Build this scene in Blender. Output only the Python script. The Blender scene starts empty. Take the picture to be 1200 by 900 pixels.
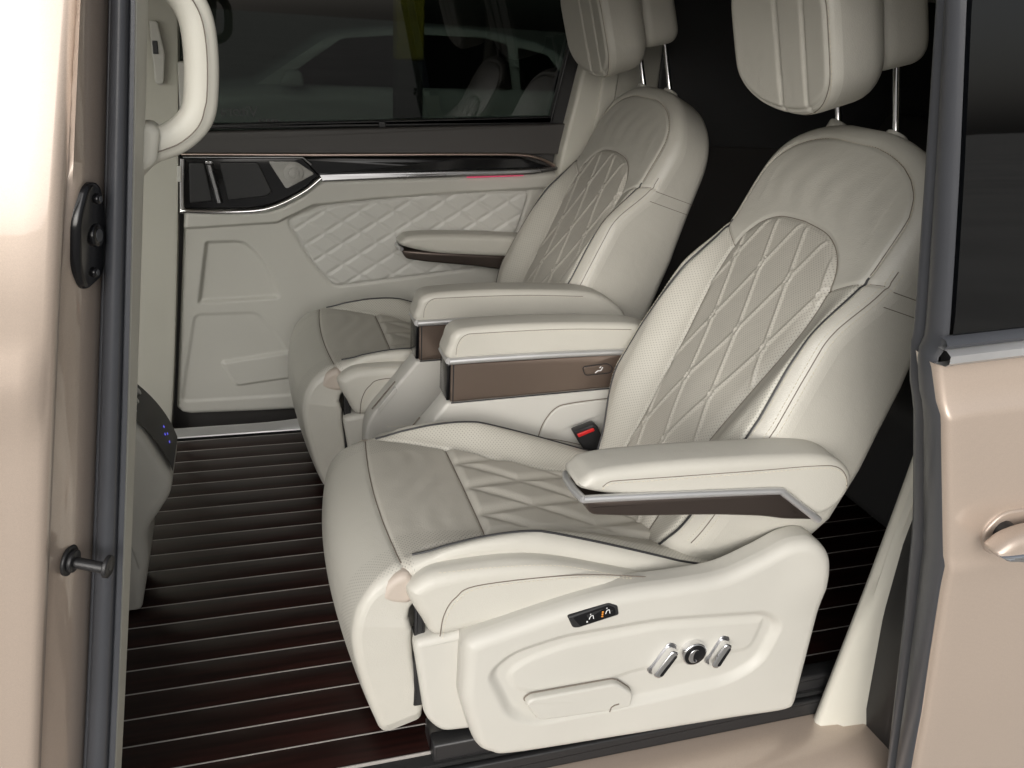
import bpy, bmesh, math, random
import numpy as np
from mathutils import Matrix, Vector
random.seed(7); np.random.seed(7)
scn = bpy.context.scene
COL = scn.collection

# ------------------------------------------------------------------ camera
FPX, YAW, PITCH, ROLL = 976.8, math.radians(18.289), math.radians(23.302), math.radians(-3.9755)
fw = np.array([math.sin(YAW)*math.cos(PITCH), math.cos(YAW)*math.cos(PITCH), -math.sin(PITCH)])
rt = np.array([math.cos(YAW), -math.sin(YAW), 0.]); dn = np.cross(fw, rt)
rt, dn = math.cos(ROLL)*rt+math.sin(ROLL)*dn, -math.sin(ROLL)*rt+math.cos(ROLL)*dn
cam = bpy.data.cameras.new('camera'); cam.sensor_width = 36; cam.lens = FPX/1200*36
cam.clip_start = .02; cam.clip_end = 2000
camo = bpy.data.objects.new('camera', cam); COL.objects.link(camo)
M4 = Matrix.Identity(4)
for i in range(3):
    M4[i][0] = rt[i]; M4[i][1] = -dn[i]; M4[i][2] = -fw[i]
M4[2][3] = 1.1212
camo.matrix_world = M4
scn.camera = camo
# ------------------------------------------------------------------ light
SUN_EL, SUN_AZ = math.radians(22), math.radians(205)      # azimuth clockwise from +Y
w = bpy.data.worlds.new('World'); scn.world = w; w.use_nodes = True
nt = w.node_tree; bg = nt.nodes['Background']
sky = nt.nodes.new('ShaderNodeTexSky'); sky.sky_type = 'NISHITA'; sky.sun_disc = False
sky.sun_elevation = SUN_EL; sky.sun_rotation = SUN_AZ; sky.dust_density = 4.0; sky.air_density = 1.0; sky.ozone_density = .6
hsv = nt.nodes.new('ShaderNodeHueSaturation'); hsv.inputs['Saturation'].default_value = .28   # overcast: nearly white sky
nt.links.new(sky.outputs[0], hsv.inputs['Color']); nt.links.new(hsv.outputs[0], bg.inputs[0])
bg.inputs[1].default_value = .09
sl = bpy.data.lights.new('sun', 'SUN'); sl.energy = 1.5; sl.angle = math.radians(60); sl.color = (1, .98, .955)
so = bpy.data.objects.new('sun', sl); COL.objects.link(so)
sd = Vector((math.sin(SUN_AZ)*math.cos(SUN_EL), math.cos(SUN_AZ)*math.cos(SUN_EL), math.sin(SUN_EL)))
so.rotation_euler = (-sd).to_track_quat('-Z', 'Y').to_euler(); so.location = sd*20
vs = scn.view_settings
scn.display_settings.display_device = 'sRGB'
vs.view_transform = 'Standard'; vs.look = 'None'; vs.gamma = 1; vs.exposure = 0.42; vs.use_curve_mapping = False

# ------------------------------------------------------------------ materials
def mat(name, col, rough=.5, metal=0., coat=0., spec=.5, bump=0., bscale=300., var=0., vscale=6., perf=0., pmask=None, extra=None, coat_r=.05):
    m = bpy.data.materials.new(name); m.use_nodes = True
    n = m.node_tree.nodes; l = m.node_tree.links; b = n['Principled BSDF']
    b.inputs['Base Color'].default_value = (*col, 1); b.inputs['Roughness'].default_value = rough
    b.inputs['Metallic'].default_value = metal; b.inputs['Coat Weight'].default_value = coat; b.inputs['Coat Roughness'].default_value = coat_r
    b.inputs['Specular IOR Level'].default_value = spec
    tc = n.new('ShaderNodeTexCoord')
    colsock = None
    if var:
        ns = n.new('ShaderNodeTexNoise'); ns.inputs['Scale'].default_value = vscale; ns.inputs['Detail'].default_value = 5
        l.new(tc.outputs['Object'], ns.inputs['Vector'])
        mr = n.new('ShaderNodeMapRange'); mr.inputs[1].default_value = .3; mr.inputs[2].default_value = .7
        mr.inputs[3].default_value = 1-var; mr.inputs[4].default_value = 1+var; l.new(ns.outputs['Fac'], mr.inputs[0])
        mx = n.new('ShaderNodeVectorMath'); mx.operation = 'SCALE'; mx.inputs[0].default_value = col
        l.new(mr.outputs[0], mx.inputs['Scale']); colsock = mx.outputs[0]
        mr2 = n.new('ShaderNodeMapRange'); mr2.inputs[1].default_value = .3; mr2.inputs[2].default_value = .7
        mr2.inputs[3].default_value = max(rough-.06, .02); mr2.inputs[4].default_value = rough+.06
        l.new(ns.outputs['Fac'], mr2.inputs[0]); l.new(mr2.outputs[0], b.inputs['Roughness'])
    hsock = None
    if bump:
        nb = n.new('ShaderNodeTexVoronoi'); nb.inputs['Scale'].default_value = bscale
        l.new(tc.outputs['Object'], nb.inputs['Vector'])
        nb2 = n.new('ShaderNodeTexNoise'); nb2.inputs['Scale'].default_value = bscale*.11; nb2.inputs['Detail'].default_value = 3
        l.new(tc.outputs['Object'], nb2.inputs['Vector'])
        ad = n.new('ShaderNodeMath'); ad.operation = 'MULTIPLY_ADD'; l.new(nb2.outputs['Fac'], ad.inputs[0]); ad.inputs[1].default_value = 1.5
        l.new(nb.outputs['Distance'], ad.inputs[2])
        bp = n.new('ShaderNodeBump'); bp.inputs['Strength'].default_value = bump; bp.inputs['Distance'].default_value = .001
        l.new(ad.outputs[0], bp.inputs['Height']); l.new(bp.outputs[0], b.inputs['Normal'])
        if 'leather' in name:
            nw = n.new('ShaderNodeTexNoise'); nw.inputs['Scale'].default_value = 16; nw.inputs['Detail'].default_value = 2; nw.inputs['Distortion'].default_value = .8
            l.new(tc.outputs['Object'], nw.inputs['Vector'])
            b2 = n.new('ShaderNodeBump'); b2.inputs['Strength'].default_value = .12; b2.inputs['Distance'].default_value = .008
            l.new(nw.outputs['Fac'], b2.inputs['Height']); l.new(b2.outputs[0], bp.inputs['Normal'])
    if perf:
        uvn = n.new('ShaderNodeUVMap')
        rot = n.new('ShaderNodeVectorRotate'); rot.rotation_type = 'Z_AXIS'; rot.inputs['Angle'].default_value = math.radians(45)
        l.new(uvn.outputs[0], rot.inputs['Vector'])
        vo = n.new('ShaderNodeTexVoronoi'); vo.voronoi_dimensions = '2D'; vo.inputs['Scale'].default_value = 210; vo.inputs['Randomness'].default_value = 0
        l.new(rot.outputs[0], vo.inputs['Vector'])
        st = n.new('ShaderNodeMapRange'); st.inputs[1].default_value = .16; st.inputs[2].default_value = .26; st.inputs[3].default_value = 1-perf; st.inputs[4].default_value = 1
        l.new(vo.outputs['Distance'], st.inputs[0])
        if pmask:
            sx = n.new('ShaderNodeSeparateXYZ'); l.new(uvn.outputs[0], sx.inputs[0]); ab = n.new('ShaderNodeMath'); ab.operation = 'ABSOLUTE'; l.new(sx.outputs[0], ab.inputs[0])
            mk = n.new('ShaderNodeMapRange'); mk.inputs[1].default_value = pmask-.004; mk.inputs[2].default_value = pmask+.004; mk.inputs[3].default_value = 1; mk.inputs[4].default_value = 0
            l.new(ab.outputs[0], mk.inputs[0]); mxx = n.new('ShaderNodeMath'); mxx.operation = 'MAXIMUM'; l.new(st.outputs[0], mxx.inputs[0]); l.new(mk.outputs[0], mxx.inputs[1])
            mk2 = n.new('ShaderNodeMapRange'); mk2.inputs[1].default_value = .208; mk2.inputs[2].default_value = .213; l.new(ab.outputs[0], mk2.inputs[0])
            mx3 = n.new('ShaderNodeMath'); mx3.operation = 'MAXIMUM'; l.new(mxx.outputs[0], mx3.inputs[0]); l.new(mk2.outputs[0], mx3.inputs[1]); st = mx3
        mu = n.new('ShaderNodeVectorMath'); mu.operation = 'SCALE'; mu.inputs[0].default_value = col
        if colsock: l.new(colsock, mu.inputs[0])
        l.new(st.outputs[0], mu.inputs['Scale']); colsock = mu.outputs[0]
    if colsock: l.new(colsock, b.inputs['Base Color'])
    if extra: extra(m, n, l, b, tc)
    return m

LEATHER = (.50, .485, .435); CENTER = (.47, .45, .40)
M = {}
M['leather'] = mat('cream_leather', LEATHER, .42, bump=.22, bscale=520, var=.035)
M['perf'] = mat('perforated_cream_leather', (.505,.488,.435), .45, bump=.2, bscale=520, var=.03, perf=.38)
M['center'] = mat('greige_leather', CENTER, .40, bump=.25, bscale=480, var=.04)
M['centerperf'] = mat('perforated_greige_leather', CENTER, .42, bump=.2, bscale=480, var=.04, perf=.35)
M['calf'] = mat('cream_leather_perforated_edge', LEATHER, .42, bump=.22, bscale=520, var=.035, perf=.36, pmask=.165)
M['cushion'] = mat('greige_leather_perforated_edge', CENTER, .40, bump=.25, bscale=480, var=.04, perf=.45, pmask=.14)
M['plastic'] = mat('cream_plastic', (.50, .488, .445), .42, bump=.12, bscale=900, var=.02)
M['greyplastic'] = mat('pale_grey_plastic', (.52, .51, .475), .45, bump=.12, bscale=900, var=.02)
M['trimcream'] = mat('pillar_trim_cream', (.60, .585, .515), .5, bump=.1, bscale=900, var=.02)
M['tan'] = mat('tan_leather', (.46, .40, .345), .5, bump=.2, var=.04)
M['seam'] = mat('dark_seam_thread', (.17, .145, .12), .8)  # dark brown of seam lines and narrow joints
M['thread'] = mat('cream_thread', (.60, .55, .45), .7)
M['piping'] = mat('dark_piping', (.03, .03, .032), .4)
M['chrome'] = mat('chrome', (.82, .82, .83), .09, 1.)
M['satin'] = mat('satin_metal', (.42, .42, .43), .3, 1., var=.05)
M['rose'] = mat('rose_satin_metal', (.62, .50, .44), .3, 1.)
def brush(m, n, l, b, tc):
    mp = n.new('ShaderNodeMapping'); mp.inputs['Scale'].default_value = (6, 900, 900); l.new(tc.outputs['Object'], mp.inputs['Vector'])
    ns = n.new('ShaderNodeTexNoise'); ns.inputs['Scale'].default_value = 1; ns.inputs['Detail'].default_value = 3; l.new(mp.outputs[0], ns.inputs['Vector'])
    mr = n.new('ShaderNodeMapRange'); mr.inputs[3].default_value = .26; mr.inputs[4].default_value = .46; l.new(ns.outputs['Fac'], mr.inputs[0]); l.new(mr.outputs[0], b.inputs['Roughness'])
M['bronze'] = mat('brushed_bronze', (.27, .21, .175), .36, .85, extra=brush)
M['darkbronze'] = mat('dark_bronze', (.10, .08, .07), .3, .8, extra=brush)
M['black_gloss'] = mat('black_gloss', (.006, .006, .007), .16, coat=.1, spec=.35)
M['black'] = mat('black_plastic', (.016, .016, .017), .42, bump=.1, bscale=700)
M['rubber'] = mat('rubber_seal', (.055, .058, .066), .36, bump=.1, bscale=800, var=.06)
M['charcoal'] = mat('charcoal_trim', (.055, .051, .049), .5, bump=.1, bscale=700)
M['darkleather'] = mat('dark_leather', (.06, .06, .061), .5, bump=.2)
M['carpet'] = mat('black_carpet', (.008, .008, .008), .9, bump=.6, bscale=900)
def flakes(m, n, l, b, tc):
    vo = n.new('ShaderNodeTexVoronoi'); vo.inputs['Scale'].default_value = 2600; l.new(tc.outputs['Object'], vo.inputs['Vector'])
    mr = n.new('ShaderNodeMapRange'); mr.inputs[3].default_value = .9; mr.inputs[4].default_value = 1.12; l.new(vo.outputs['Color'], mr.inputs[0])
    mu = n.new('ShaderNodeVectorMath'); mu.operation = 'SCALE'; mu.inputs[0].default_value = (.47, .385, .32)
    l.new(mr.outputs[0], mu.inputs['Scale']); l.new(mu.outputs[0], b.inputs['Base Color'])
M['paint'] = mat('beige_metallic_paint', (.47, .385, .32), .38, .3, coat=1., coat_r=.03, extra=flakes)
def wood(m, n, l, b, tc):
    oi = n.new('ShaderNodeObjectInfo')
    mp = n.new('ShaderNodeMapping'); mp.inputs['Scale'].default_value = (3, 60, 60); l.new(tc.outputs['Object'], mp.inputs['Vector'])
    va = n.new('ShaderNodeVectorMath'); l.new(mp.outputs[0], va.inputs[0]); l.new(oi.outputs['Random'], va.inputs[1])
    ns = n.new('ShaderNodeTexNoise'); ns.inputs['Scale'].default_value = 1.5; ns.inputs['Detail'].default_value = 6; l.new(va.outputs[0], ns.inputs['Vector'])
    cr = n.new('ShaderNodeValToRGB'); cr.color_ramp.elements[0].position = .3; cr.color_ramp.elements[1].position = .75
    cr.color_ramp.elements[0].color = (.0075, .0035, .003, 1); cr.color_ramp.elements[1].color = (.026, .008, .0065, 1)
    l.new(ns.outputs['Fac'], cr.inputs[0]); l.new(cr.outputs[0], b.inputs['Base Color'])
M['wood'] = mat('dark_mahogany', (.02, .008, .006), .34, coat=.10, coat_r=.2, spec=.25, extra=wood)
M['inlay'] = mat('pale_inlay', (.36, .34, .32), .45)
M['screen'] = mat('dark_screen_glass', (.006, .006, .007), .30, spec=.18)
M['brightmetal'] = mat('brushed_aluminium', (.62, .62, .62), .38, .7, var=.06)
M['red'] = mat('red_button', (.55, .02, .02), .35)
M['white'] = mat('white_mark', (.75, .75, .75), .5)
M['orange'] = mat('orange_mark', (.8, .30, .04), .5)
M['speaker'] = mat('speaker_metal', (.36, .35, .33), .5, .1, bump=.3, bscale=1500)
M['headliner'] = mat('headliner', (.55, .53, .47), .9, bump=.4, bscale=900)
M['asphalt'] = mat('pale_paving', (.30, .295, .28), .9, bump=.8, bscale=120, var=.2, vscale=.6)
M['carwhite'] = mat('white_car_paint', (.75, .75, .75), .35, coat=.8)
M['tyre'] = mat('tyre', (.02, .02, .02), .8)
M['yellow'] = mat('yellow_paint', (.60, .48, .05), .6, var=.1)
M['concrete'] = mat('grey_post_paint', (.10, .10, .10), .8, var=.1)
def emis(name, col, st):
    m = mat(name, col, .4); b = m.node_tree.nodes['Principled BSDF']
    b.inputs['Emission Color'].default_value = (*col, 1); b.inputs['Emission Strength'].default_value = st; return m
M['ambient'] = emis('ambient_light', (1., .12, .25), .16)
M['led'] = emis('blue_screen_icon', (.12, .12, .9), .5)
def tint(name, tcol, ior=1.5):
    m = bpy.data.materials.new(name); m.use_nodes = True; n = m.node_tree.nodes; l = m.node_tree.links
    n.remove(n['Principled BSDF']); o = n['Material Output']
    tr = n.new('ShaderNodeBsdfTransparent'); tr.inputs[0].default_value = (*tcol, 1)
    gl = n.new('ShaderNodeBsdfGlossy'); gl.inputs['Roughness'].default_value = .02
    fr = n.new('ShaderNodeFresnel'); fr.inputs[0].default_value = ior
    mx = n.new('ShaderNodeMixShader'); l.new(fr.outputs[0], mx.inputs[0]); l.new(tr.outputs[0], mx.inputs[1]); l.new(gl.outputs[0], mx.inputs[2])
    l.new(mx.outputs[0], o.inputs[0]); return m
M['tint'] = tint('privacy_glass', (.12, .14, .125))
M['tintnear'] = tint('dark_privacy_glass', (.10, .12, .15), 1.85)
M['clearglass'] = tint('clear_glass', (.72, .76, .74))
M['carglass'] = tint('car_glass', (.05, .06, .06))

# ------------------------------------------------------------------ helpers
def link(name, me, m, parent=None, off=None):
    if off is not None: me.transform(Matrix.Translation(-Vector(off)))
    o = bpy.data.objects.new(name, me); COL.objects.link(o)
    if m is not None and not me.materials: me.materials.append(M[m])
    if parent: o.parent = parent
    return o
OFF = [Vector((0, 0, 0))]                       # origin of the thing being built (its Empty)
def build(name, V, Fc, m, parent=None, sharp=35, uv=None, doubles=0):
    me = bpy.data.meshes.new(name)
    V = np.asarray(V, float)-np.array(OFF[0])
    me.from_pydata(V.tolist(), [], [tuple(int(k) for k in f) for f in Fc]); me.update()
    if uv is not None:
        ul = me.uv_layers.new(name='UVMap'); uv = np.asarray(uv, float)
        vi = np.empty(len(me.loops), int); me.loops.foreach_get('vertex_index', vi); ul.data.foreach_set('uv', uv[vi].ravel())
    bm = bmesh.new(); bm.from_mesh(me)
    if doubles: bmesh.ops.remove_doubles(bm, verts=bm.verts, dist=doubles)
    bmesh.ops.recalc_face_normals(bm, faces=bm.faces) if doubles >= 0 else None
    bm.to_mesh(me); bm.free()
    me.polygons.foreach_set('use_smooth', [True]*len(me.polygons))
    me.set_sharp_from_angle(angle=math.radians(sharp))
    return link(name, me, m, parent)
def thing(name, label, cat, loc, group=None):
    o = bpy.data.objects.new(name, None); COL.objects.link(o); o.location = loc; o.empty_display_size = .1
    o['label'] = label; o['category'] = cat; o['kind'] = 'thing'
    if group: o['group'] = group
    OFF[0] = Vector(loc); return o
def S(t): t = np.clip(t, 0, 1); return t*t*(3-2*t)
def catmull(P, n=8, closed=False):
    P = np.asarray(P, float); m = len(P); out = []
    rng = range(m if closed else m-1)
    for i in rng:
        if closed: a, b, c, d = P[(i-1) % m], P[i], P[(i+1) % m], P[(i+2) % m]
        else: a, b, c, d = P[max(i-1, 0)], P[i], P[i+1], P[min(i+2, m-1)]
        for k in range(n):
            t = k/n; out.append(.5*((2*b)+(-a+c)*t+(2*a-5*b+4*c-d)*t*t+(-a+3*b-3*c+d)*t**3))
    if not closed: out.append(P[-1])
    return np.array(out)
def fillet(P, r, n=6):
    P = np.asarray(P, float); m = len(P); out = []
    rs = r if hasattr(r, '__len__') else [r]*m
    for i in range(m):
        a, b, c = P[i-1], P[i], P[(i+1) % m]; ra = rs[i]
        u = a-b; v = c-b; lu = np.linalg.norm(u); lv = np.linalg.norm(v)
        ra = min(ra, .45*lu, .45*lv); p0 = b+u/lu*ra; p1 = b+v/lv*ra
        for k in range(n+1):
            t = k/n; out.append((1-t)**2*p0+2*t*(1-t)*b+t*t*p1)
    return np.array(out)
def normals2(P):
    P = np.asarray(P, float); A = .5*np.sum(P[:, 0]*np.roll(P[:, 1], -1)-np.roll(P[:, 0], -1)*P[:, 1])
    e = np.roll(P, -1, 0)-P; e /= np.linalg.norm(e, axis=1)[:, None]+1e-12
    nrm = np.stack([e[:, 1], -e[:, 0]], 1); nv = nrm+np.roll(nrm, 1, 0); nv /= np.linalg.norm(nv, axis=1)[:, None]+1e-9
    return nv if A > 0 else -nv                  # outward
def inset(P, nv, o):
    q = P-nv*o
    if o < 1e-5: return q
    ok = pdist(q, P, True) > .96*o
    ok &= inside(q, P)
    if ok.all() or ok.sum() < 3: return q
    n = len(P); i = np.arange(n); g = i[ok]; gx = np.concatenate([g-n, g, g+n]); gq = np.vstack([q[g]]*3)
    return np.stack([np.interp(i, gx, gq[:, 0]), np.interp(i, gx, gq[:, 1])], 1)
def slab(name, poly, y0, y1, m, parent=None, r=.004, seg=3, mapf=None, both=True, sharp=40):
    """closed outline in (a,b), thickness from y0 (front, rounded by r) to y1"""
    P = np.asarray(poly, float); nv = normals2(P); rings = []
    sg = 1 if y1 > y0 else -1
    for k in range(seg+1):
        t = math.pi/2*k/seg; rings.append((inset(P, nv, r*(1-math.sin(t))), y0+sg*r*(1-math.cos(t))))
    if both:
        for k in range(seg+1):
            t = math.pi/2*(1-k/seg); rings.append((inset(P, nv, r*(1-math.sin(t))), y1-sg*r*(1-math.cos(t))))
    else: rings.append((P, y1))
    eps = min(.0012, r*.5+.0002)
    rings.insert(0, (inset(P, nv, r+eps), rings[0][1]))
    rings.append((inset(P, nv, (r if both else 0)+eps), rings[-1][1]))
    mapf = mapf or (lambda a, b, y: (a, y, b))
    V = []; N = len(P)
    for Q, y in rings:
        for a, b in Q: V.append(mapf(a, b, y))
    F = []
    for k in range(len(rings)-1):
        for i in range(N):
            j = (i+1) % N; F.append((k*N+i, k*N+j, (k+1)*N+j, (k+1)*N+i))
    F.append(tuple(range(N))); F.append(tuple(range((len(rings)-1)*N, len(rings)*N))[::-1])
    return build(name, V, F, m, parent, sharp)
def tube(name, path, r, m, parent=None, n=8, closed=False, cap=True, ry=None, rs=None):
    P = np.asarray(path, float); K = len(P); V = []; F = []
    T = np.gradient(P, axis=0) if not closed else np.roll(P, -1, 0)-np.roll(P, 1, 0)
    T /= np.linalg.norm(T, axis=1)[:, None]+1e-12
    up = np.array([0, 0, 1.]) if abs(T[0][2]) < .8 else np.array([0, 1., 0])
    a = np.cross(T[0], up); a /= np.linalg.norm(a)
    for k in range(K):
        a = a-T[k]*(a@T[k]); a /= np.linalg.norm(a)+1e-12; b = np.cross(T[k], a)
        rr = r if rs is None else rs[k]
        for i in range(n):
            t = 2*math.pi*i/n; V.append(P[k]+a*math.cos(t)*rr+b*math.sin(t)*(ry*rr/r if ry else rr))
    for k in range(K if closed else K-1):
        k2 = (k+1) % K
        for i in range(n):
            j = (i+1) % n; F.append((k*n+i, k*n+j, k2*n+j, k2*n+i))
    if cap and not closed: F.append(tuple(range(n))[::-1]); F.append(tuple(range((K-1)*n, K*n)))
    return build(name, V, F, m, parent, 50)
def dashes(name, path, m, parent, ln=.0042, gap=.0028, r=.00055):
    """a run of single stitches along a path"""
    P = np.asarray(path, float); s = np.concatenate([[0], np.cumsum(np.linalg.norm(np.diff(P, axis=0), axis=1))])
    V = []; F = []; q = 0
    while q+ln < s[-1]:
        a = np.array([np.interp(q, s, P[:, i]) for i in range(3)]); b = np.array([np.interp(q+ln, s, P[:, i]) for i in range(3)])
        t = (b-a)/np.linalg.norm(b-a); u = np.cross(t, [0.31, .2, .93]); u /= np.linalg.norm(u); v = np.cross(t, u); k = len(V)
        for c, f in ((a, .6), (b, .6)):
            for i in range(4): V.append(c+(u*math.cos(i*math.pi/2)+v*math.sin(i*math.pi/2))*r*f*1.6)
        for i in range(4): F.append((k+i, k+(i+1) % 4, k+4+(i+1) % 4, k+4+i))
        F.append((k, k+3, k+2, k+1)); F.append((k+4, k+5, k+6, k+7)); q += ln+gap
    o = build(name, V, F, m, parent, 60); o['kind'] = 'stuff'; return o
def loft(name, secs, m, parent=None, closed=False, cap=False, sharp=35):
    """secs: list of equal-length 3D polylines"""
    n = len(secs[0]); V = [p for s in secs for p in s]; F = []
    for k in range(len(secs)-1):
        for i in range(n if closed else n-1):
            j = (i+1) % n; F.append((k*n+i, k*n+j, (k+1)*n+j, (k+1)*n+i))
    if cap: F.append(tuple(range(n))[::-1]); F.append(tuple(range((len(secs)-1)*n, len(secs)*n)))
    return build(name, V, F, m, parent, sharp)
def box(name, a, b, m, parent=None, r=.004):
    return slab(name, fillet([(a[0], a[2]), (b[0], a[2]), (b[0], b[2]), (a[0], b[2])], max(r, .0005), 3), a[1], b[1], m, parent, r=r)
def pdist(Q, P, closed=False):
    Q = np.asarray(Q, float); P = np.asarray(P, float)
    if closed: P = np.vstack([P, P[:1]])
    d = np.full(len(Q), 1e9)
    for i in range(len(P)-1):
        e = P[i+1]-P[i]; L = e@e+1e-15
        t = np.clip(((Q-P[i])@e)/L, 0, 1); d = np.minimum(d, np.linalg.norm(Q-P[i]-t[:, None]*e, axis=1))
    return d
def inside(Q, P):
    x, y = Q[:, 0], Q[:, 1]; c = np.zeros(len(Q), bool); j = len(P)-1
    for i in range(len(P)):
        xi, yi = P[i]; xj, yj = P[j]
        c ^= ((yi > y) != (yj > y)) & (x < (xj-xi)*(y-yi)/(yj-yi+1e-15)+xi); j = i
    return c
class HF:
    """soft panel: height h over an outline lo(a)..hi(a); mapf places (a,b,h) in space"""
    def __init__(s, A, lo, hi, nb, hfun, mapf, edge_open=(False, False), k=.6):
        s.A = np.asarray(A, float); s.lo = np.asarray(lo, float); s.hi = np.asarray(hi, float); s.hfun = hfun; s.mapf = mapf
        t = np.linspace(-1, 1, nb); t = (1-k)*t+k*np.sin(t*math.pi/2); t = (t+1)/2
        na = len(s.A); s.na, s.nb = na, nb
        a = np.repeat(s.A, nb); b = (s.lo[:, None]*(1-t)+s.hi[:, None]*t).ravel(); s.Q = np.stack([a, b], 1)
        L = np.stack([s.A, s.lo], 1); H = np.stack([s.A, s.hi], 1); s.L, s.H = L, H
        s.open = edge_open
        s.d = s.dist(s.Q); s.h = hfun(a, b, s.d); s.V = np.array(mapf(a, b, s.h)).T
    def dist(s, Q):
        d = np.minimum(pdist(Q, s.L), pdist(Q, s.H))
        if not s.open[0]: d = np.minimum(d, pdist(Q, np.stack([s.L[0], s.H[0]])))
        if not s.open[1]: d = np.minimum(d, pdist(Q, np.stack([s.L[-1], s.H[-1]])))
        return d
    def pt(s, a, b, lift=0.):
        a = np.atleast_1d(np.asarray(a, float)); b = np.atleast_1d(np.asarray(b, float)); Q = np.stack([a, b], 1)
        return np.array(s.mapf(a, b, s.hfun(a, b, s.dist(Q))+lift)).T
    def parts(s, reg, names, parent, lift=None):
        na, nb = s.na, s.nb; i = np.arange((na-1)*(nb-1)); r, c = i//(nb-1), i % (nb-1); k = r*nb+c
        F = np.stack([k, k+1, k+nb+1, k+nb], 1); cen = s.Q[F].mean(1); rid = reg(cen[:, 0], cen[:, 1]) if reg else np.zeros(len(F), int)
        out = []
        for q, (nm, mt) in enumerate(names):
            f = F[rid == q]
            if not len(f): continue
            u, inv = np.unique(f, return_inverse=True); f = inv.reshape(-1, 4)
            out.append(build(nm, s.V[u], f, mt, parent, 60, uv=s.Q[u][:, ::-1]))
        return out
    def wall(s, name, m, parent, depth, r=.012, seg=4, back=True):
        na, nb = s.na, s.nb
        loop = [i*nb for i in range(na)]+[(na-1)*nb+j for j in range(1, nb)]+[i*nb+nb-1 for i in range(na-2, -1, -1)]+[j for j in range(nb-2, 0, -1)]
        q = s.Q[loop]; h0 = s.h[loop]; keep = [0]
        for i in range(1, len(loop)):
            if np.linalg.norm(s.V[loop[i]]-s.V[loop[keep[-1]]]) > 1e-5: keep.append(i)
        q = q[keep]; h0 = h0[keep]; N = len(q)
        dep = depth(q[:, 0]) if callable(depth) else np.full(N, depth)
        cen = q.mean(0); rings = []
        nv = normals2(q)
        for t in np.linspace(0, 1, 4): rings.append((q, h0*(1-t)+(-dep+r)*t))
        for kk in range(1, seg+1):
            th = math.pi/2*kk/seg; rings.append((q-nv*r*(1-math.cos(th)), -dep+r-r*math.sin(th)))
        V = np.vstack([np.array(s.mapf(a[:, 0], a[:, 1], h)).T for a, h in rings]); F = []
        for k in range(len(rings)-1):
            for i in range(N):
                j = (i+1) % N; F.append((k*N+i, k*N+j, (k+1)*N+j, (k+1)*N+i))
        if back: F.append(tuple(range((len(rings)-1)*N, len(rings)*N)))
        return build(name, V, F, m, parent, 50)
def copy_tree(o, parent=None):
    c = o.copy(); COL.objects.link(c); c.parent = parent
    for ch in list(o.children): copy_tree(ch, c)
    return c
def lerpz(tab, z):
    t = np.array(sorted(tab)); return np.interp(z, t[:, 0], t[:, 1])
def cyl(name, p0, p1, r, m, parent=None, n=20, bev=.0):
    p0 = np.array(p0, float); p1 = np.array(p1, float); L = np.linalg.norm(p1-p0); t = (p1-p0)/L
    if bev: path = [p0, p0+t*bev*.3, p0+t*bev, p1-t*bev, p1-t*bev*.3, p1]; rs = [r-bev, r-bev*.3, r, r, r-bev*.3, r-bev]
    else: path = [p0, p1]; rs = [r, r]
    return tube(name, path, r, m, parent, n, rs=rs)
def structure(o): o['kind'] = 'structure'; return o

# ================================================================== setting
OFF[0] = Vector((0, 0, 0))
GZ = -.42
g = build('ground', [(-300, -300, GZ), (300, -300, GZ), (300, 300, GZ), (-300, 300, GZ)], [(0, 1, 2, 3)], 'asphalt'); structure(g)
fl = box('floor', (-1.0, .985, -.05), (1.95, 2.238, -.006), 'carpet', None, r=.002); structure(fl)
P0, DP = 1.131, .0605
edges = [P0+DP*k for k in range(-2, 19)]
for k in range(len(edges)-1):
    a, b = edges[k]+.0011, edges[k+1]-.0011
    box('plank', (-1.0, a, -.0058), (1.94, b, 0.), 'wood', fl, r=.0006)
for y in edges:
    box('inlay_strip', (-1.0, y-.0013, -.0058), (1.94, y+.0013, .0003), 'inlay', fl, r=.0003)

def fitz(tab):
    t = np.array(tab); return np.poly1d(np.polyfit(t[:, 0], t[:, 1], 2))
XE = fitz([(1.116, -.13), (1.038, -.137), (.908, -.159), (.786, -.178), (.65, -.205), (.496, -.235), (.32, -.265), (0, -.315)])
XSL = fitz([(1.118, -.111), (.969, -.13), (.751, -.161), (.598, -.186), (.362, -.223), (.228, -.244), (0, -.28)])
XSR = fitz([(1.12, -.082), (.97, -.099), (.749, -.128), (.479, -.165), (.217, -.201), (0, -.235)])
XTR = fitz([(1.12, -.08), (.873, -.113), (.727, -.13), (.563, -.154), (.39, -.178), (.164, -.209), (0, -.236)])

van = thing('van', 'beige metallic van body framing the open side doorway, with black door seal', 'van', (.6, 1.65, GZ))
ZS = np.linspace(-.12, 1.27, 60)
def ybody(z):      # outer skin of the body side against height
    return .80+.35*max(0, z-.85)**1.6+.05*max(0, .1-z)
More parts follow.
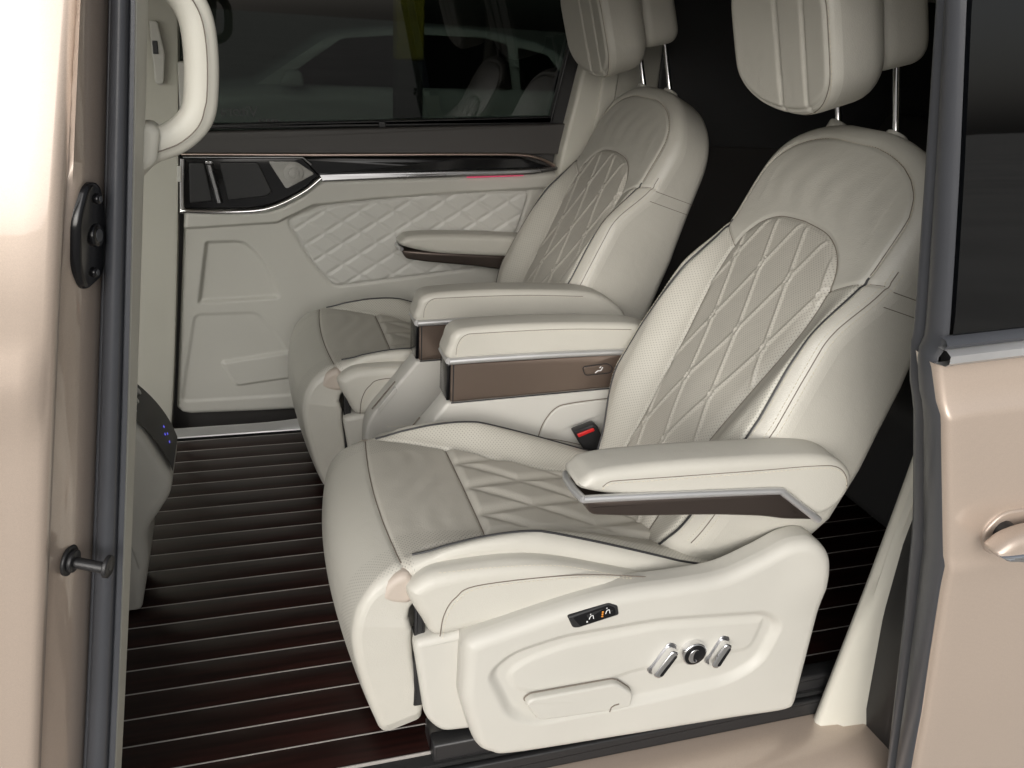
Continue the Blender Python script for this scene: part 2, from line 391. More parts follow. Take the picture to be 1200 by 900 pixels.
# jamb of the front pillar, seen from behind
loft('pillar_jamb', [[(XE(z)-.03, ybody(z)+.016, z), (XE(z)-.006, ybody(z)+.014, z), (XE(z)+.002, .826, z), (XE(z)*.55+XSL(z)*.45, .842, z), (XSL(z)-.004, .868, z), (XSL(z)+.001, .885, z), (XSL(z)+.0, .93, z)] for z in ZS], 'paint', van, sharp=50)
def sealsec(z):
    a, b = XSL(z), XSR(z)-.005; wd = b-a; out = []
    for t in np.linspace(0, 1, 26):
        ang = math.pi*t
        bump = .020*abs(math.sin(ang))**.7 if t < .78 else .020*abs(math.sin(math.pi*.78))**.7*(.72+.0*t)
        groove = -.004*math.exp(-((t-.78)/.03)**2)-.003*math.exp(-((t-.12)/.03)**2)
        out.append((a+wd*t, .886-bump-groove, z))
    return out
loft('door_seal', [sealsec(z) for z in ZS], 'rubber', van, sharp=70)
loft('pillar_trim', [[(XSR(z)-.02, .90, z), (XSR(z)-.007, .882, z), (XSR(z)-.004, .882, z), (XTR(z)-.002, .915, z), (XTR(z), .929, z), (XTR(z)-.002, .94, z), (XTR(z)-.06, 1.0, z), (XTR(z)-.14, 1.0, z)] for z in ZS], 'trimcream', van, sharp=50)
# door stop plate and striker on the jamb
jn = Vector((.955, -.297, 0)).normalized(); jt = Vector((.297, .955, 0)).normalized()
def jamb(t, z, n):   # t along the jamb from its middle, n out of it
    zc = z; x0 = (XE(zc)+XSL(zc))/2; return (x0+jt.x*t+jn.x*n, .852+jt.y*t+jn.y*n, z)
pl = fillet([(-.012, .966), (.012, .962), (.026, .93), (.028, .868), (-.010, .862), (-.026, .89), (-.028, .935)], .012, 5)
bp = slab('door_stop', pl, .008, -.025, 'black_gloss', van, r=.004, mapf=lambda a, b, y: jamb(a, b, y), both=False)
for z, r in ((.948, .005), (.914, .011), (.878, .005)):
    cyl('screw', jamb(.004, z, .004), jamb(.004, z, .0115), r, 'black_gloss', bp, 18, .0015)
    cyl('screw_socket', jamb(.004, z, .011), jamb(.004, z, .0122), r*.55, 'rubber', bp, 12)
st = cyl('striker', jamb(-.012, .565, -.01), jamb(-.012, .557, .044), .0062, 'black', van, 16)
for a, b, r in ((.0, .004, .017), (.004, .009, .0125), (.041, .046, .0125)):
    p0, p1 = jamb(-.012, .565-a*.12, a), jamb(-.012, .565-b*.12, b); cyl('washer', p0, p1, r, 'black', st, 24, .001)
cyl('hex_socket', jamb(-.012, .5594, .0458), jamb(-.012, .5594, .0466), .0045, 'piping', st, 6)
# painted door sill and black kick strip
loft('door_sill', [[(x, 1.0, -.052), (x, .93, -.052), (x, .885, -.056), (x, .845, -.075), (x, .815, -.12), (x, .80, -.2), (x, .81, -.33)] for x in np.linspace(-.35, 2.2, 8)], 'paint', van, sharp=60)
box('sill_kick_strip', (-.3, .972, -.05), (1.1, .984, -.012), 'black', van, r=.003)
# roof with headliner
box('roof', (-1.3, .93, 1.335), (2.45, 2.45, 1.36), 'paint', van, r=.01)
box('headliner', (-1.3, .93, 1.30), (2.4, 2.43, 1.325), 'headliner', van, r=.005)
box('roof_rail', (-1.3, .86, 1.275), (2.45, .925, 1.36), 'paint', van, r=.012)
box('far_roof_rail', (-1.3, 2.36, 1.262), (2.4, 2.47, 1.298), 'headliner', van, r=.008)
# rear of the cabin, dark
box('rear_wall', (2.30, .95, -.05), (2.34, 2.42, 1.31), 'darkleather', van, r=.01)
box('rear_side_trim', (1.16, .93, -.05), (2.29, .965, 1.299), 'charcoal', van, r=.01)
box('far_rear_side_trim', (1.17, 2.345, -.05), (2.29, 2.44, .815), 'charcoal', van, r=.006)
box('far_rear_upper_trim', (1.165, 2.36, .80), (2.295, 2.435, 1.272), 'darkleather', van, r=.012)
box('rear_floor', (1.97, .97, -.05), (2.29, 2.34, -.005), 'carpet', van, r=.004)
# far step well with its metal strip
box('far_step_well', (-1.0, 2.29, -.09), (1.16, 2.44, -.06), 'black', van, r=.003)
box('far_step_riser', (-1.0, 2.243, -.08), (1.16, 2.283, -.012), 'black', van, r=.003)
loft('sill_strip', [[(x, 2.2385, .0005), (x, 2.240, .004), (x, 2.252, .010+.010*S((x+.02)/.25)), (x, 2.262, .018+.014*S((x+.02)/.25)), (x, 2.268, .018+.012*S((x+.02)/.25)), (x, 2.272, -.01)] for x in np.linspace(-.6, 1.1, 40)], 'brightmetal', van)
tread = box('tread_pad', (-.2, 2.292, -.0595), (1.0, 2.355, -.05), 'rubber', van, r=.003)
for i in range(14): box('tread_rib', (-.17+i*.08, 2.296, -.0497), (-.12+i*.08, 2.35, -.046), 'black', tread, r=.0015)
# far front pillar trim, belt guide and slot
fxr = fitz([(1.124, -.129), (.76, -.160), (.35, -.20), (-.021, -.247)])
loft('far_pillar_trim', [[(fxr(z)-.75, 2.345, z), (fxr(z)-.085-.02*z, 2.345, z), (fxr(z)-.075-.02*z, 2.352, z), (fxr(z)-.016, 2.352, z), (fxr(z)-.010, 2.356, z), (fxr(z)-.008, 2.40, z)] for z in np.linspace(-.05, 1.29, 40)], 'trimcream', van, sharp=40)
gd = slab('belt_guide', fillet([(-.205, .93), (-.185, .93), (-.175, 1.0), (-.185, 1.075), (-.205, 1.075)], .01), 2.325, 2.35, 'plastic', van, r=.004)
box('guide_slot', (-.202, 2.3225, 1.0), (-.190, 2.328, 1.03), 'black', gd, r=.001)
slab('belt_slot_panel', fillet([(-.158, .80), (-.135, .81), (-.12, .985), (-.15, .985)], .006), 2.338, 2.36, 'plastic', van, r=.003)
slab('trim_clip', fillet([(-.178, .69), (-.168, .69), (-.164, .73), (-.174, .73)], .003), 2.349, 2.355, 'greyplastic', van, r=.001)
# far rear pillar trim
slab('far_rear_pillar_trim', fillet([(.86, .60), (1.16, .60), (1.16, 1.262), (.965, 1.262), (.935, 1.10), (.88, .80)], .01), 2.34, 2.41, 'trimcream', van, r=.01)
slab('pillar_cover', fillet([(.965, .84), (1.02, .86), (1.03, 1.03), (.985, 1.05)], .01), 2.333, 2.35, 'trimcream', van, r=.006)
# near rear pillar: cream trim and the black seal in front of it
CL = [(1.25, 1.055), (.7, 1.035), (.46, 1.018), (.256, .999), (-.116, .957), (-.32, .934)]; CR = [(1.25, 1.06), (.7, 1.03), (.424, 1.012), (.214, 1.016), (-.009, 1.042), (-.173, 1.088), (-.32, 1.12)]
sec = []
for z in np.linspace(-.30, 1.26, 56):
    a, b = lerpz(CL, z), lerpz(CR, z); b = max(b, a+.004); m_ = (a+b)/2
    sec.append([(a+.13, 1.0, z), (a+.03, .985, z), (a+.004, .966, z), (a, .955, z), (a+.006, .946, z), (m_-.004, .942, z), (m_+.003, .935, z), (b, .932, z), (b+.01, .925, z)])
loft('rear_pillar_trim', sec, 'trimcream', van, sharp=60)
sec = []
for z in np.linspace(-.3, 1.26, 60):
    a = max(lerpz(CR, z), lerpz(CL, z)+.004); b = lerpz([(1.25, .82), (.75, .87), (.685, .90), (.52, .95), (.332, .99), (-.006, 1.06), (-.3, 1.12)], z)
    row = []
    for t in np.linspace(0, 1, 22):
        row.append((a+.004+(b-a)*t*1.0, .927-.10*t-.010*abs(math.sin(math.pi*2*t)), z))
    sec.append(row)
loft('rear_opening_seal', sec, 'black', van, sharp=70)
slab('trim_end_cap', fillet([(.915, -.145), (.945, -.135), (.99, -.19), (.93, -.22)], .008), .94, .97, 'black', van, r=.004)

# ---- closed front door beside the opening
fd = thing('front_door', 'closed beige front door, only its glossy rear edge showing at left', 'car door', (-.7, .8, .1))
def front_skin(zs, x0):
    sec = []
    for z in zs:
        y = ybody(z); xe = XE(z); row = []
        for x in np.linspace(x0, xe-.014, 14): row.append((x, y-.010*S((xe-x)/.5)-.006*math.exp(-((z-.78)/.03)**2), z))
        for k in range(1, 6):
            t = math.pi/2*k/5; row.append((xe-.014+.012*math.sin(t), y+.012*(1-math.cos(t)), z))
        row.append((xe-.004, y+.03, z)); sec.append(row)
    return sec
loft('door_skin', front_skin(np.linspace(-.3, 1.27, 70), -.42), 'paint', fd, sharp=60)
loft('door_panel', [[(x, ybody(z)-.010*S((XE(z)-x)/.5)-.006*math.exp(-((z-.78)/.03)**2), z) for x in np.linspace(-1.25, -.42, 10)] for z in np.linspace(-.3, .86, 50)], 'paint', fd, sharp=60)
loft('window', [[(x, ybody(z)+.006, z) for x in np.linspace(-1.25, -.415, 6)] for z in np.linspace(.855, 1.27, 8)], 'clearglass', fd)
tube('window_moulding', [(x, ybody(.86)-.012, .861) for x in np.linspace(-1.25, -.415, 6)], .007, 'brightmetal', fd, 8)

# ---- open sliding door at the right
sdr = thing('sliding_door', 'open beige sliding door slid back at right, with dark window and handle', 'car door', (1.2, .72, .1))
XP = [(1.4, .66), (1.171, .702), (1.005, .742), (.803, .788), (.782, .777), (.702, .802), (.49, .871), (.337, .904), (.089, .96), (-.2, 1.03), (-.3, 1.05)]
XL = [(1.4, .66), (1.173, .709), (.997, .749), (.77, .800), (.735, .808), (.685, .83), (.52, .879), (.332, .921), (-.006, .988), (-.3, 1.06)]
def yskin(z):
    return np.interp(z, [-.3, -.1, .2, .45, .487, .50, .70, .712, .73, .785], [.78, .745, .722, .712, .7085, .7125, .717, .7175, .727, .737])
sec = []
for z in list(np.linspace(-.3, .44, 14))+[.46, .475, .485, .492, .50, .51, .53, .58, .64, .68, .70, .707, .712, .718, .73, .76, .778]:
    xe = lerpz(XP, z); y = yskin(z); row = [(xe+.012, y+.05, z), (xe+.001, y+.02, z)]
    for k in range(0, 5):
        t = math.pi/2*k/4; row.append((xe+.010-.010*math.cos(t), y+.010*(1-math.sin(t)), z))
    for q in (.03, .06, .1, .2, .4, .65, .9): row.append((xe+q, y-.012*S(q/.5), z+(.06*q+.004)*S((z-.6)/.178)))
    sec.append(row)
loft('door_skin', sec, 'paint', sdr, sharp=60)
# chrome strip under the window
sec = []
for q in np.linspace(-.004, .9, 24):
    x = .776+q; zb = .784+.06*q; y0 = .716-.012*S(q/.5)
    sec.append([(x, y0+.02, zb-.002), (x, y0+.002, zb), (x, y0-.003, zb+.005), (x, y0-.002, zb+.014), (x, y0+.006, zb+.018), (x, y0+.02, zb+.018)])
loft('belt_moulding', sec, 'brightmetal', sdr, sharp=50)
sec = []
for q in np.linspace(-.006, .9, 16):
    x = .776+q; zb = .803+.06*q; y0 = .725-.012*S(q/.5)
    sec.append([(x, y0, zb), (x, y0-.004, zb+.006), (x, y0, zb+.011), (x, y0+.01, zb+.013)])
loft('window_wiper', sec, 'rubber', sdr, sharp=60)
sec = []
for z in np.linspace(.80, 1.4, 16):
    xe = lerpz(XP, z)+.003
    sec.append([(xe+q, .733+.06*max(0, z-.8)**1.3-.012*S(q/.5), z+.06*q) for q in (0, .02, .1, .3, .6, .95)])
loft('window', sec, 'tintnear', sdr)
sec = []
for z in np.linspace(.79, 1.4, 16):
    xe = lerpz(XP, z)+.05
    sec.append([(xe+q, .80+.06*max(0, z-.8)**1.3-.012*S(q/.5), z+.06*q) for q in (0, .02, .1, .3, .6, .95)])
loft('window_blind_panel', sec, 'black', sdr)
# two-lobed rubber seal on its front edge
sec = []
for z in np.linspace(-.3, 1.4, 120):
    a, b = lerpz(XL, z)+.010, lerpz(XP, z)+.004; row = []
    yb = (yskin(z) if z < .785 else .735+.06*max(0, z-.8)**1.3)+.006
    nx, ny = (yb-.805), -(b-a); nl = math.hypot(nx, ny); nx /= nl; ny /= nl
    for t in np.linspace(0, 1, 30):
        lobe = .011*abs(math.sin(math.pi*t/.34))**.6 if t < .34 else .013*abs(math.sin(math.pi*(t-.34)/.66))**.55
        row.append((a+(b-a)*t+lobe*nx, .805+(yb-.805)*t+lobe*ny, z))
    sec.append(row)
loft('door_seal', sec, 'rubber', sdr, sharp=80)
# pull handle
hd = slab('handle', fillet([(.890, .537), (.912, .556), (.945, .564), (1.12, .560), (1.14, .54), (1.12, .516), (.945, .516), (.908, .523)], [.006, .015, .02, .02, .015, .015, .015, .008], 5), .664, .698, 'paint', sdr, r=.012, seg=5)
slab('handle_strip', fillet([(.892, .5355), (.93, .5345), (1.13, .5325), (1.12, .519), (.945, .5195), (.91, .525)], .004, 4), .6605, .69, 'chrome', hd, r=.005)
for x in (.94, 1.09): cyl('handle_mount', (x, .69, .54), (x, .73, .54), .016, 'black', hd, 16)
slab('handle_recess', fillet([(.93, .50), (1.10, .50), (1.13, .535), (1.10, .57), (.93, .57), (.905, .535)], .02, 5), .7085, .73, 'paint', sdr, r=.003)

# ---- far sliding door seen from inside
dr = thing('inner_door', 'far side door with quilted cream trim, tinted window and black handle pod', 'car door', (.35, 2.4, 0))
dq = np.array([(.096, .582), (.19, .623), (.337, .64), (.564, .664), (.80, .668), (.77, .553), (.69, .44), (.22, .389), (.164, .457)])
dq = fillet(dq, .02, 4)
pk = fillet([(-.172, .523), (-.046, .526), (.01, .475), (.065, .357), (-.19, .348)], [.008, .05, .05, .015, .008], 5)
mp = fillet([(-.118, .168), (-.074, .092), (.2, .12), (.2, .205), (.08, .19)], .012, 4)
lowpad = fillet([(-.2, .315), (-.01, .315), (.045, .25), (.16, .05), (-.23, .05)], .02, 4)
def sdf(Q, P): d = pdist(Q, P, True); return np.where(inside(Q, P), d, -d)
def diamond(a, b, pa, pb, a0=0., b0=0.):
    """distance to the two line families of a diamond net with periods pa (along a) and pb (along b)"""
    n = math.hypot(1/pa, 1/pb)
    f1 = (a-a0)/pa+(b-b0)/pb; f2 = (a-a0)/pa-(b-b0)/pb
    return np.abs(f1-np.round(f1))/n, np.abs(f2-np.round(f2))/n
zl = lambda x: np.interp(x, [-.25, -.168, .061, .11, .164, .342, .803, 1.1], [.562, .566, .578, .598, .625, .645, .678, .69])
def hdoor(a, b, d):
    Q = np.stack([a, b], 1); h = np.zeros_like(a)
    h += .016*S((b-zl(a))/.010+.5)
    h -= .012*S(sdf(Q, pk)/.012+.3)
    h += .010*S(sdf(Q, mp)/.010+.5)
    h -= .004*S(sdf(Q, lowpad)/.012+.5)
    q = sdf(Q, dq); m1, m2 = diamond(a, b, .098, .062, .05, .02)
    dd = np.minimum(m1, m2)
    h += np.where(q > 0, S(q/.006)*(.0032*(1-np.exp(-(dd/.0045)**2))), 0)-.004*np.exp(-(q/.004)**2)
    e = np.clip(d, 0, .016); h -= .016-np.sqrt(np.maximum(.016**2-(.016-e)**2, 0))
    return h
def mdoor(a, b, h):
    return (a+.075*(b/.61)*np.clip((.1-a)/.345, 0, 1), 2.378-h+.0*a, b+0*a)
Xd = np.linspace(-.243, 1.02, 330)
hid = np.interp(Xd, [-.25, .02, .084, .13, .189, .794, .9, 1.02], [.612, .614, .628, .652, .698, .722, .73, .745])
lod = np.interp(Xd, [-.243, -.225, -.2, 0, 1.02], [.03, .012, .006, .0, -.01])
D = HF(Xd, lod, hid, 200, hdoor, mdoor, (False, True), k=.1)
def regdoor(a, b):
    Q = np.stack([a, b], 1); return np.where(inside(Q, dq), 1, 0)
D.parts(regdoor, [('door_trim', 'plastic'), ('quilted_insert', 'greyplastic')], dr)
D.wall('door_edge', 'plastic', dr, .03, r=.004)
tube('insert_seam', [mdoor(np.array(p[0]), np.array(p[1]), -.001) for p in np.vstack([dq, dq[:1]])], .0012, 'greyplastic', dr, 6)
slab('door_light_block', [(-.36, -.12), (1.04, -.12), (1.04, .80), (-.36, .80)], 2.412, 2.47, 'charcoal', dr, r=.004)  # unseen backing slab, added to block light behind and below the trim
slab('belt_panel', fillet([(-.168, .752), (.90, .778), (.915, .866), (-.15, .812), (-.36, .80), (-.36, .75)], .004), 2.374, 2.41, 'charcoal', dr, r=.006)
tube('rose_strip', catmull([(-.162, 2.369, .757), (.2, 2.368, .763), (.61, 2.368, .773), (.74, 2.368, .775), (.81, 2.369, .768), (.87, 2.372, .745)], 8), .0045, 'rose', dr, 8)
slab('gloss_band', fillet([(.10, .750), (.61, .7655), (.76, .767), (.85, .742), (.79, .736), (.20, .705)], .006), 2.3665, 2.40, 'black_gloss', dr, r=.004)
slab('silver_strip', fillet([(.186, .712), (.80, .739), (.875, .744), (.873, .735), (.80, .722), (.195, .693)], .003), 2.352, 2.385, 'satin', dr, r=.005)
slab('ambient_light', fillet([(.60, .7115), (.77, .7185), (.77, .7165), (.60, .7085)], .0005), 2.3555, 2.362, 'ambient', dr, r=.0005)
pod = slab('handle_pod', fillet([(-.157, .750), (.143, .756), (.186, .709), (.135, .664), (.055, .628), (-.01, .617), (-.169, .617)], [.004, .012, .006, .03, .03, .03, .008], 5), 2.3605, 2.40, 'black_gloss', dr, r=.004)
tube('pod_rim', catmull([(-.160, 2.356, .748), (-.171, 2.356, .625), (-.160, 2.354, .613), (-.02, 2.352, .612), (.058, 2.352, .624), (.14, 2.352, .664), (.19, 2.354, .703)], 8), .0062, 'chrome', dr, 10)
tube('pod_rim', [(-.158, 2.357, .7515), (.02, 2.357, .7545), (.143, 2.357, .757), (.165, 2.358, .738)], .0026, 'satin', dr, 8)
for P in ([(-.145, .738), (-.108, .738), (-.094, .638), (-.152, .632)], [(-.07, .740), (.028, .742), (.06, .665), (.045, .652), (-.055, .640)]):
    slab('pod_recess', fillet(P, .006), 2.357, 2.365, 'black', pod, r=.003)
lv = loft('door_lever', [[(x+q*.009, 2.350-c*.008, z) for q, c in ((-1, -1), (-.9, .3), (-.4, 1), (.4, 1), (.9, .3), (1, -1))] for x, z in ((-.0955, .735), (-.092, .715), (-.085, .68), (-.079, .645), (-.0775, .637))], 'satin', dr, cap=True)
box('lever_cap', (-.104, 2.346, .736), (-.087, 2.362, .745), 'chrome', lv, r=.002)
sp = slab('speaker_grille', fillet([(.053, .746), (.128, .745), (.174, .714), (.097, .672)], .008), 2.3565, 2.365, 'speaker', dr, r=.002)
cyl('tweeter', (.118, 2.358, .716), (.118, 2.3535, .716), .026, 'speaker', sp, 32, .0012); cyl('tweeter_dome', (.118, 2.354, .716), (.118, 2.3505, .716), .014, 'speaker', sp, 24, .003)
slab('window', [(-.36, .80), (.90, .855), (.96, 1.27), (-.36, 1.27)], 2.418, 2.422, 'tint', dr, r=.0005)
wf = slab('window_frame', fillet([(-.15, .815), (.86, .862), (.862, .882), (-.15, .828)], .003), 2.392, 2.418, 'black', dr, r=.003)
slab('window_frame', fillet([(.850, .862), (.912, .855), (.985, 1.27), (.925, 1.27)], .003), 2.39, 2.416, 'black', dr, r=.005)
box('blind_clip', (.352, 2.386, .836), (.372, 2.40, .853), 'black', wf, r=.002)
def text(name, body, size, m, parent, Mx, mirror=False):
    c = bpy.data.curves.new(name, 'FONT'); c.body = body; c.size = size; c.extrude = .0002
    o = bpy.data.objects.new(name, c); COL.objects.link(o)
    dg = bpy.context.evaluated_depsgraph_get(); me = bpy.data.meshes.new_from_object(o.evaluated_get(dg)); bpy.data.objects.remove(o)
    me.transform(Mx); me.transform(Matrix.Translation(-OFF[0])); me.materials.clear(); me.materials.append(M[m])
    q = bpy.data.objects.new(name, me); COL.objects.link(q); q.parent = parent; return q
mx = Matrix.Translation((.035, 2.4165, .852)) @ Matrix(((-1, 0, 0, 0), (0, 0, 1, 0), (0, 1, 0, 0), (0, 0, 0, 1)))
text('glass_print', 'Vitora', .038, 'piping', dr, mx)
mx2 = Matrix.Translation((.085, 2.4165, .838)) @ Matrix(((-1, 0, 0, 0), (0, 0, 1, 0), (0, 1, 0, 0), (0, 0, 0, 1)))
for i in range(5): box('glass_print_mark', (.035+i*.011, 2.4163, .839), (.043+i*.011, 2.4178, .846), 'piping', dr, r=.0003)

# ================================================================== beyond the far window
pc = thing('parked_car', 'white car parked beyond the tinted window, seen dimly', 'car', (1.0, 8.2, GZ))
body = fillet([(-1.35, -.18), (3.45, -.18), (3.48, .25), (3.40, .56), (2.9, .60), (.15, .54), (-1.0, .40), (-1.38, .25)], [.1, .1, .15, .12, .05, .1, .3, .15], 6)
slab('body', body, 7.4, 9.1, 'carwhite', pc, r=.12, seg=5)
slab('cabin', fillet([(.05, .50), (.72, .955), (1.3, 1.045), (2.05, 1.07), (2.7, .95), (3.15, .55)], [.05, .1, .5, .5, .2, .05], 6), 7.52, 8.98, 'carwhite', pc, r=.08, seg=4)
for P in ([(.28, .56), (.80, .925), (1.32, .985), (1.34, .56)], [(1.42, .56), (1.42, .99), (2.0, 1.0), (2.22, .96), (2.30, .56)], [(2.38, .57), (2.32, .94), (2.60, .89), (2.88, .60)]):
    slab('side_window', fillet(P, .03, 4), 7.512, 7.53, 'black_gloss', pc, r=.004)
slab('mirror', fillet([(.28, .55), (.48, .55), (.46, .67), (.34, .68)], .04, 4), 7.27, 7.40, 'carwhite', pc, r=.03)
for x in (-.55, 2.55):
    for y0, y1 in ((7.385, 7.58), (8.92, 9.115)):
        wh = cyl('wheel', (x, y0, -.10), (x, y1, -.10), .32, 'tyre', pc, 28, .03); cyl('rim', (x, y0-.004, -.10), (x, y0+.05, -.10), .20, 'satin', wh, 20, .01)
slab('headlight', fillet([(-1.34, .26), (-.95, .34), (-.98, .42), (-1.28, .33)], .03, 4), 7.44, 7.56, 'chrome', pc, r=.02)
slab('tail_light', fillet([(3.0, .45), (3.42, .42), (3.40, .52), (3.05, .57)], .03, 4), 7.44, 7.56, 'red', pc, r=.02)
po = thing('post', 'yellow topped square post standing in front of the white car', 'post', (.77, 4.2, GZ))
box('shaft', (.705, 4.2, GZ), (.835, 4.33, .93), 'concrete', po, r=.012); box('yellow_band', (.704, 4.199, .931), (.836, 4.331, 2.6), 'yellow', po, r=.012)

# ================================================================== seats
YC = 1.25
SEAT0 = (.55, YC, 0.)
ANG = math.radians(26.5)
BU = np.array([math.sin(ANG), 0, math.cos(ANG)]); BN = np.array([-math.cos(ANG), 0, math.sin(ANG)]); BO = np.array([.69, YC, .38])
def mback(u, v, h):
    u, v, h = np.broadcast_arrays(np.asarray(u, float), np.asarray(v, float), np.asarray(h, float)); h = h-.02
    return (BO[0]+BU[0]*u+BN[0]*h, BO[1]+v, BO[2]+BU[2]*u+BN[2]*h)
qtab_u = [-.16, .0, .1, .22, .343, .41, .45, .48, .50, .512, .517]
qtab_v = [.095, .098, .105, .125, .148, .150, .142, .122, .095, .06, .0]
qcurve = catmull(np.stack([qtab_u, qtab_v], 1), 6)
quilt_out = np.vstack([qcurve, (qcurve*[1, -1])[::-1][1:]])
def hwb(u):
    b = np.interp(u, [-.14, -.05, .03, .1, .2, .28, .38, .47, .55], [.16, .205, .235, .254, .256, .248, .240, .238, .240])
    t = np.clip((u-.55)/.156, 0, 1); return b*np.power(np.maximum(1-t**2.3, 0), 1/2.3)
def hback(u, v, d):
    a = np.abs(v); Q = np.stack([u, v], 1); q = np.interp(u, qcurve[:, 0], qcurve[:, 1], right=0)
    h = np.zeros_like(u)
    h += .048*S((a-q+.005)/.085)*(1-S((u-.34)/.15))*(.35+.65*S((u+.06)/.16))
    h += .006*(1-np.clip(a/.2, 0, 1)**2)+.012*np.exp(-((u-.12)/.12)**2)*(1-S(a/.16))
    ins = inside(Q, quilt_out); sq = np.where(ins, 1, -1)*pdist(Q, quilt_out, True)
    # raised diamond net with small lozenges at its crossings
    m1, m2 = diamond(u, v, .24, .086, .055, -.012)
    f1 = (u-.055)/.24+(v+.012)/.086; f2 = (u-.055)/.24-(v+.012)/.086
    g1 = np.abs(f1-np.round(f1)); g2 = np.abs(f2-np.round(f2)); c = .085
    near = (g1 < c) & (g2 < c); nn = math.hypot(1/.24, 1/.086)
    ring = np.minimum(np.abs(g1-c), np.abs(g2-c))/nn
    dd = np.where(near, ring, np.minimum(np.where(g2 < c, 9, m2), np.where(g1 < c, 9, m1)))
    dd = np.where(~near, np.minimum(m1, m2), ring)
    h += np.where(ins, .0030*np.exp(-(dd/.0030)**2)*S(sq/.008)+.004*S(sq/.02), 0)
    h -= .004*np.exp(-(sq/.004)**2)
    # seams: quilt to side, and along the edge strip
    dl = pdist(np.stack([u, a], 1), np.array([(.425, .146), (.475, .232)])); h -= .0035*np.exp(-(dl/.004)**2)
    h -= .004*np.exp(-((d-.034)/.0035)**2)*(u > -.13)
    # loose leather folds on the upper back
    h += .0006*np.sin(v*95+3*np.sin(u*30))*np.exp(-((u-.57)/.05)**2)*(a < .16)
    R = .05-.024*S((u-.56)/.1); e = np.clip(d, 0, R); h -= R-np.sqrt(np.maximum(R*R-(R-e)**2, 0))
    return h
Ub = np.concatenate([np.linspace(-.14, .55, 300), .55+.156*np.sin(np.linspace(0, 1.40, 46))[1:-1], [.7044]])

PATH = catmull([(.82, .236), (.74, .258), (.60, .298), (.48, .330), (.38, .353), (.30, .366), (.24, .372), (.19, .369), (.15, .350), (.122, .316), (.110, .275), (.111, .23), (.122, .17), (.137, .11), (.150, .068), (.157, .045)], 14)
PS = np.concatenate([[0], np.cumsum(np.linalg.norm(np.diff(PATH, axis=0), axis=1))])
PT = np.gradient(PATH, axis=0); PT /= np.linalg.norm(PT, axis=1)[:, None]; PN = np.stack([PT[:, 1], -PT[:, 0]], 1)
if PN[20][1] < 0: PN = -PN
CY0 = YC-.012
def px_(t): return np.interp(t, PS, PATH[:, 0])
T_FRONT = float(np.interp(-.187, -PATH[:, 0][:120], PS[:120])); T_Q = float(np.interp(-.332, -PATH[:, 0][:120], PS[:120]))
def mcush(t, y, h):
    t, y, h = np.broadcast_arrays(np.asarray(t, float), np.asarray(y, float), np.asarray(h, float))
    x = np.interp(t, PS, PATH[:, 0])+np.interp(t, PS, PN[:, 0])*h; z = np.interp(t, PS, PATH[:, 1])+np.interp(t, PS, PN[:, 1])*h
    return (x, CY0+y, z)
def qcx(x): return np.interp(x, [.18, .24, .3, .4, .5, .8], [.196, .178, .158, .130, .112, .10])
def hcush(t, y, d):
    a = np.abs(y); x = px_(t); top = 1-S((t-T_FRONT+.012)/.05)
    h = .044*S((a-qcx(x)+.004)/.075)*S((x-.172)/.085)*np.interp(x, [.40, .66, .8], [1, .45, .4])*top
    bow = .016*(1-(a/.22)**2); h += bow*S((t-T_FRONT-.01)/.1)+.004*(1-(a/.22)**2)
    # arched front seams
    tq = T_Q+.010*(y/.2)**2*0; ts = T_FRONT+.012*(1-(y/.21)**2)
    h -= .0035*np.exp(-((t-ts)/.0035)**2)+.0032*np.exp(-((t-tq)/.0035)**2)*(a < qcx(x)+.004)
    db = (a-qcx(x)); h -= .004*np.exp(-(db/.004)**2)*S((x-.20)/.05)*top
    m1, m2 = diamond(x, y, .215, .088, .448-.1075*0, .042); dd = np.minimum(m1, m2)
    mk = S((tq-t)/.012)*S(-db/.012)
    h += mk*(.0065*(1-np.exp(-(dd/.011)**2)))
    h += .0011*np.sin(t*140+6*np.sin(y*14))*np.exp(-((t-(T_Q+T_FRONT)/2)/.05)**2)*S((.15-a)/.05)
    R = .026-.013*S((t-T_FRONT)/.08); e = np.clip(d, 0, R); h -= R-np.sqrt(np.maximum(R*R-(R-e)**2, 0))
    return h
HU = np.array([-.30, 0, .954]); HN = np.array([-.954, 0, -.30]); HO = np.array([.835, YC, 1.11])
def mhead(p, v, h):
    p, v, h = np.broadcast_arrays(np.asarray(p, float), np.asarray(v, float), np.asarray(h, float))
    hh = h+.018*(v/.13)**2
    return (HO[0]+HU[0]*p+HN[0]*hh, HO[1]+v, HO[2]+HU[2]*p+HN[2]*hh)
def hwh(p):
    lo = np.power(np.maximum(1-np.clip((-.02-p)/.082, 0, 1)**2.2, 0), 1/2.2); hi = np.power(np.maximum(1-np.clip((p-.06)/.085, 0, 1)**2.4, 0), 1/2.4)
    return .138*lo*hi*(1+.03*np.sin((p+.1)*14))
def hhead(p, v, d):
    h = .010*(1-(v/.13)**2)
    for s in (-.066, .008): h -= .0055*np.exp(-((v-s)/.004)**2)
    R = .022; e = np.clip(d, 0, R); h -= R-np.sqrt(np.maximum(R*R-(R-e)**2, 0))
    h -= .003*np.exp(-((d-.012)/.0025)**2)
    return h

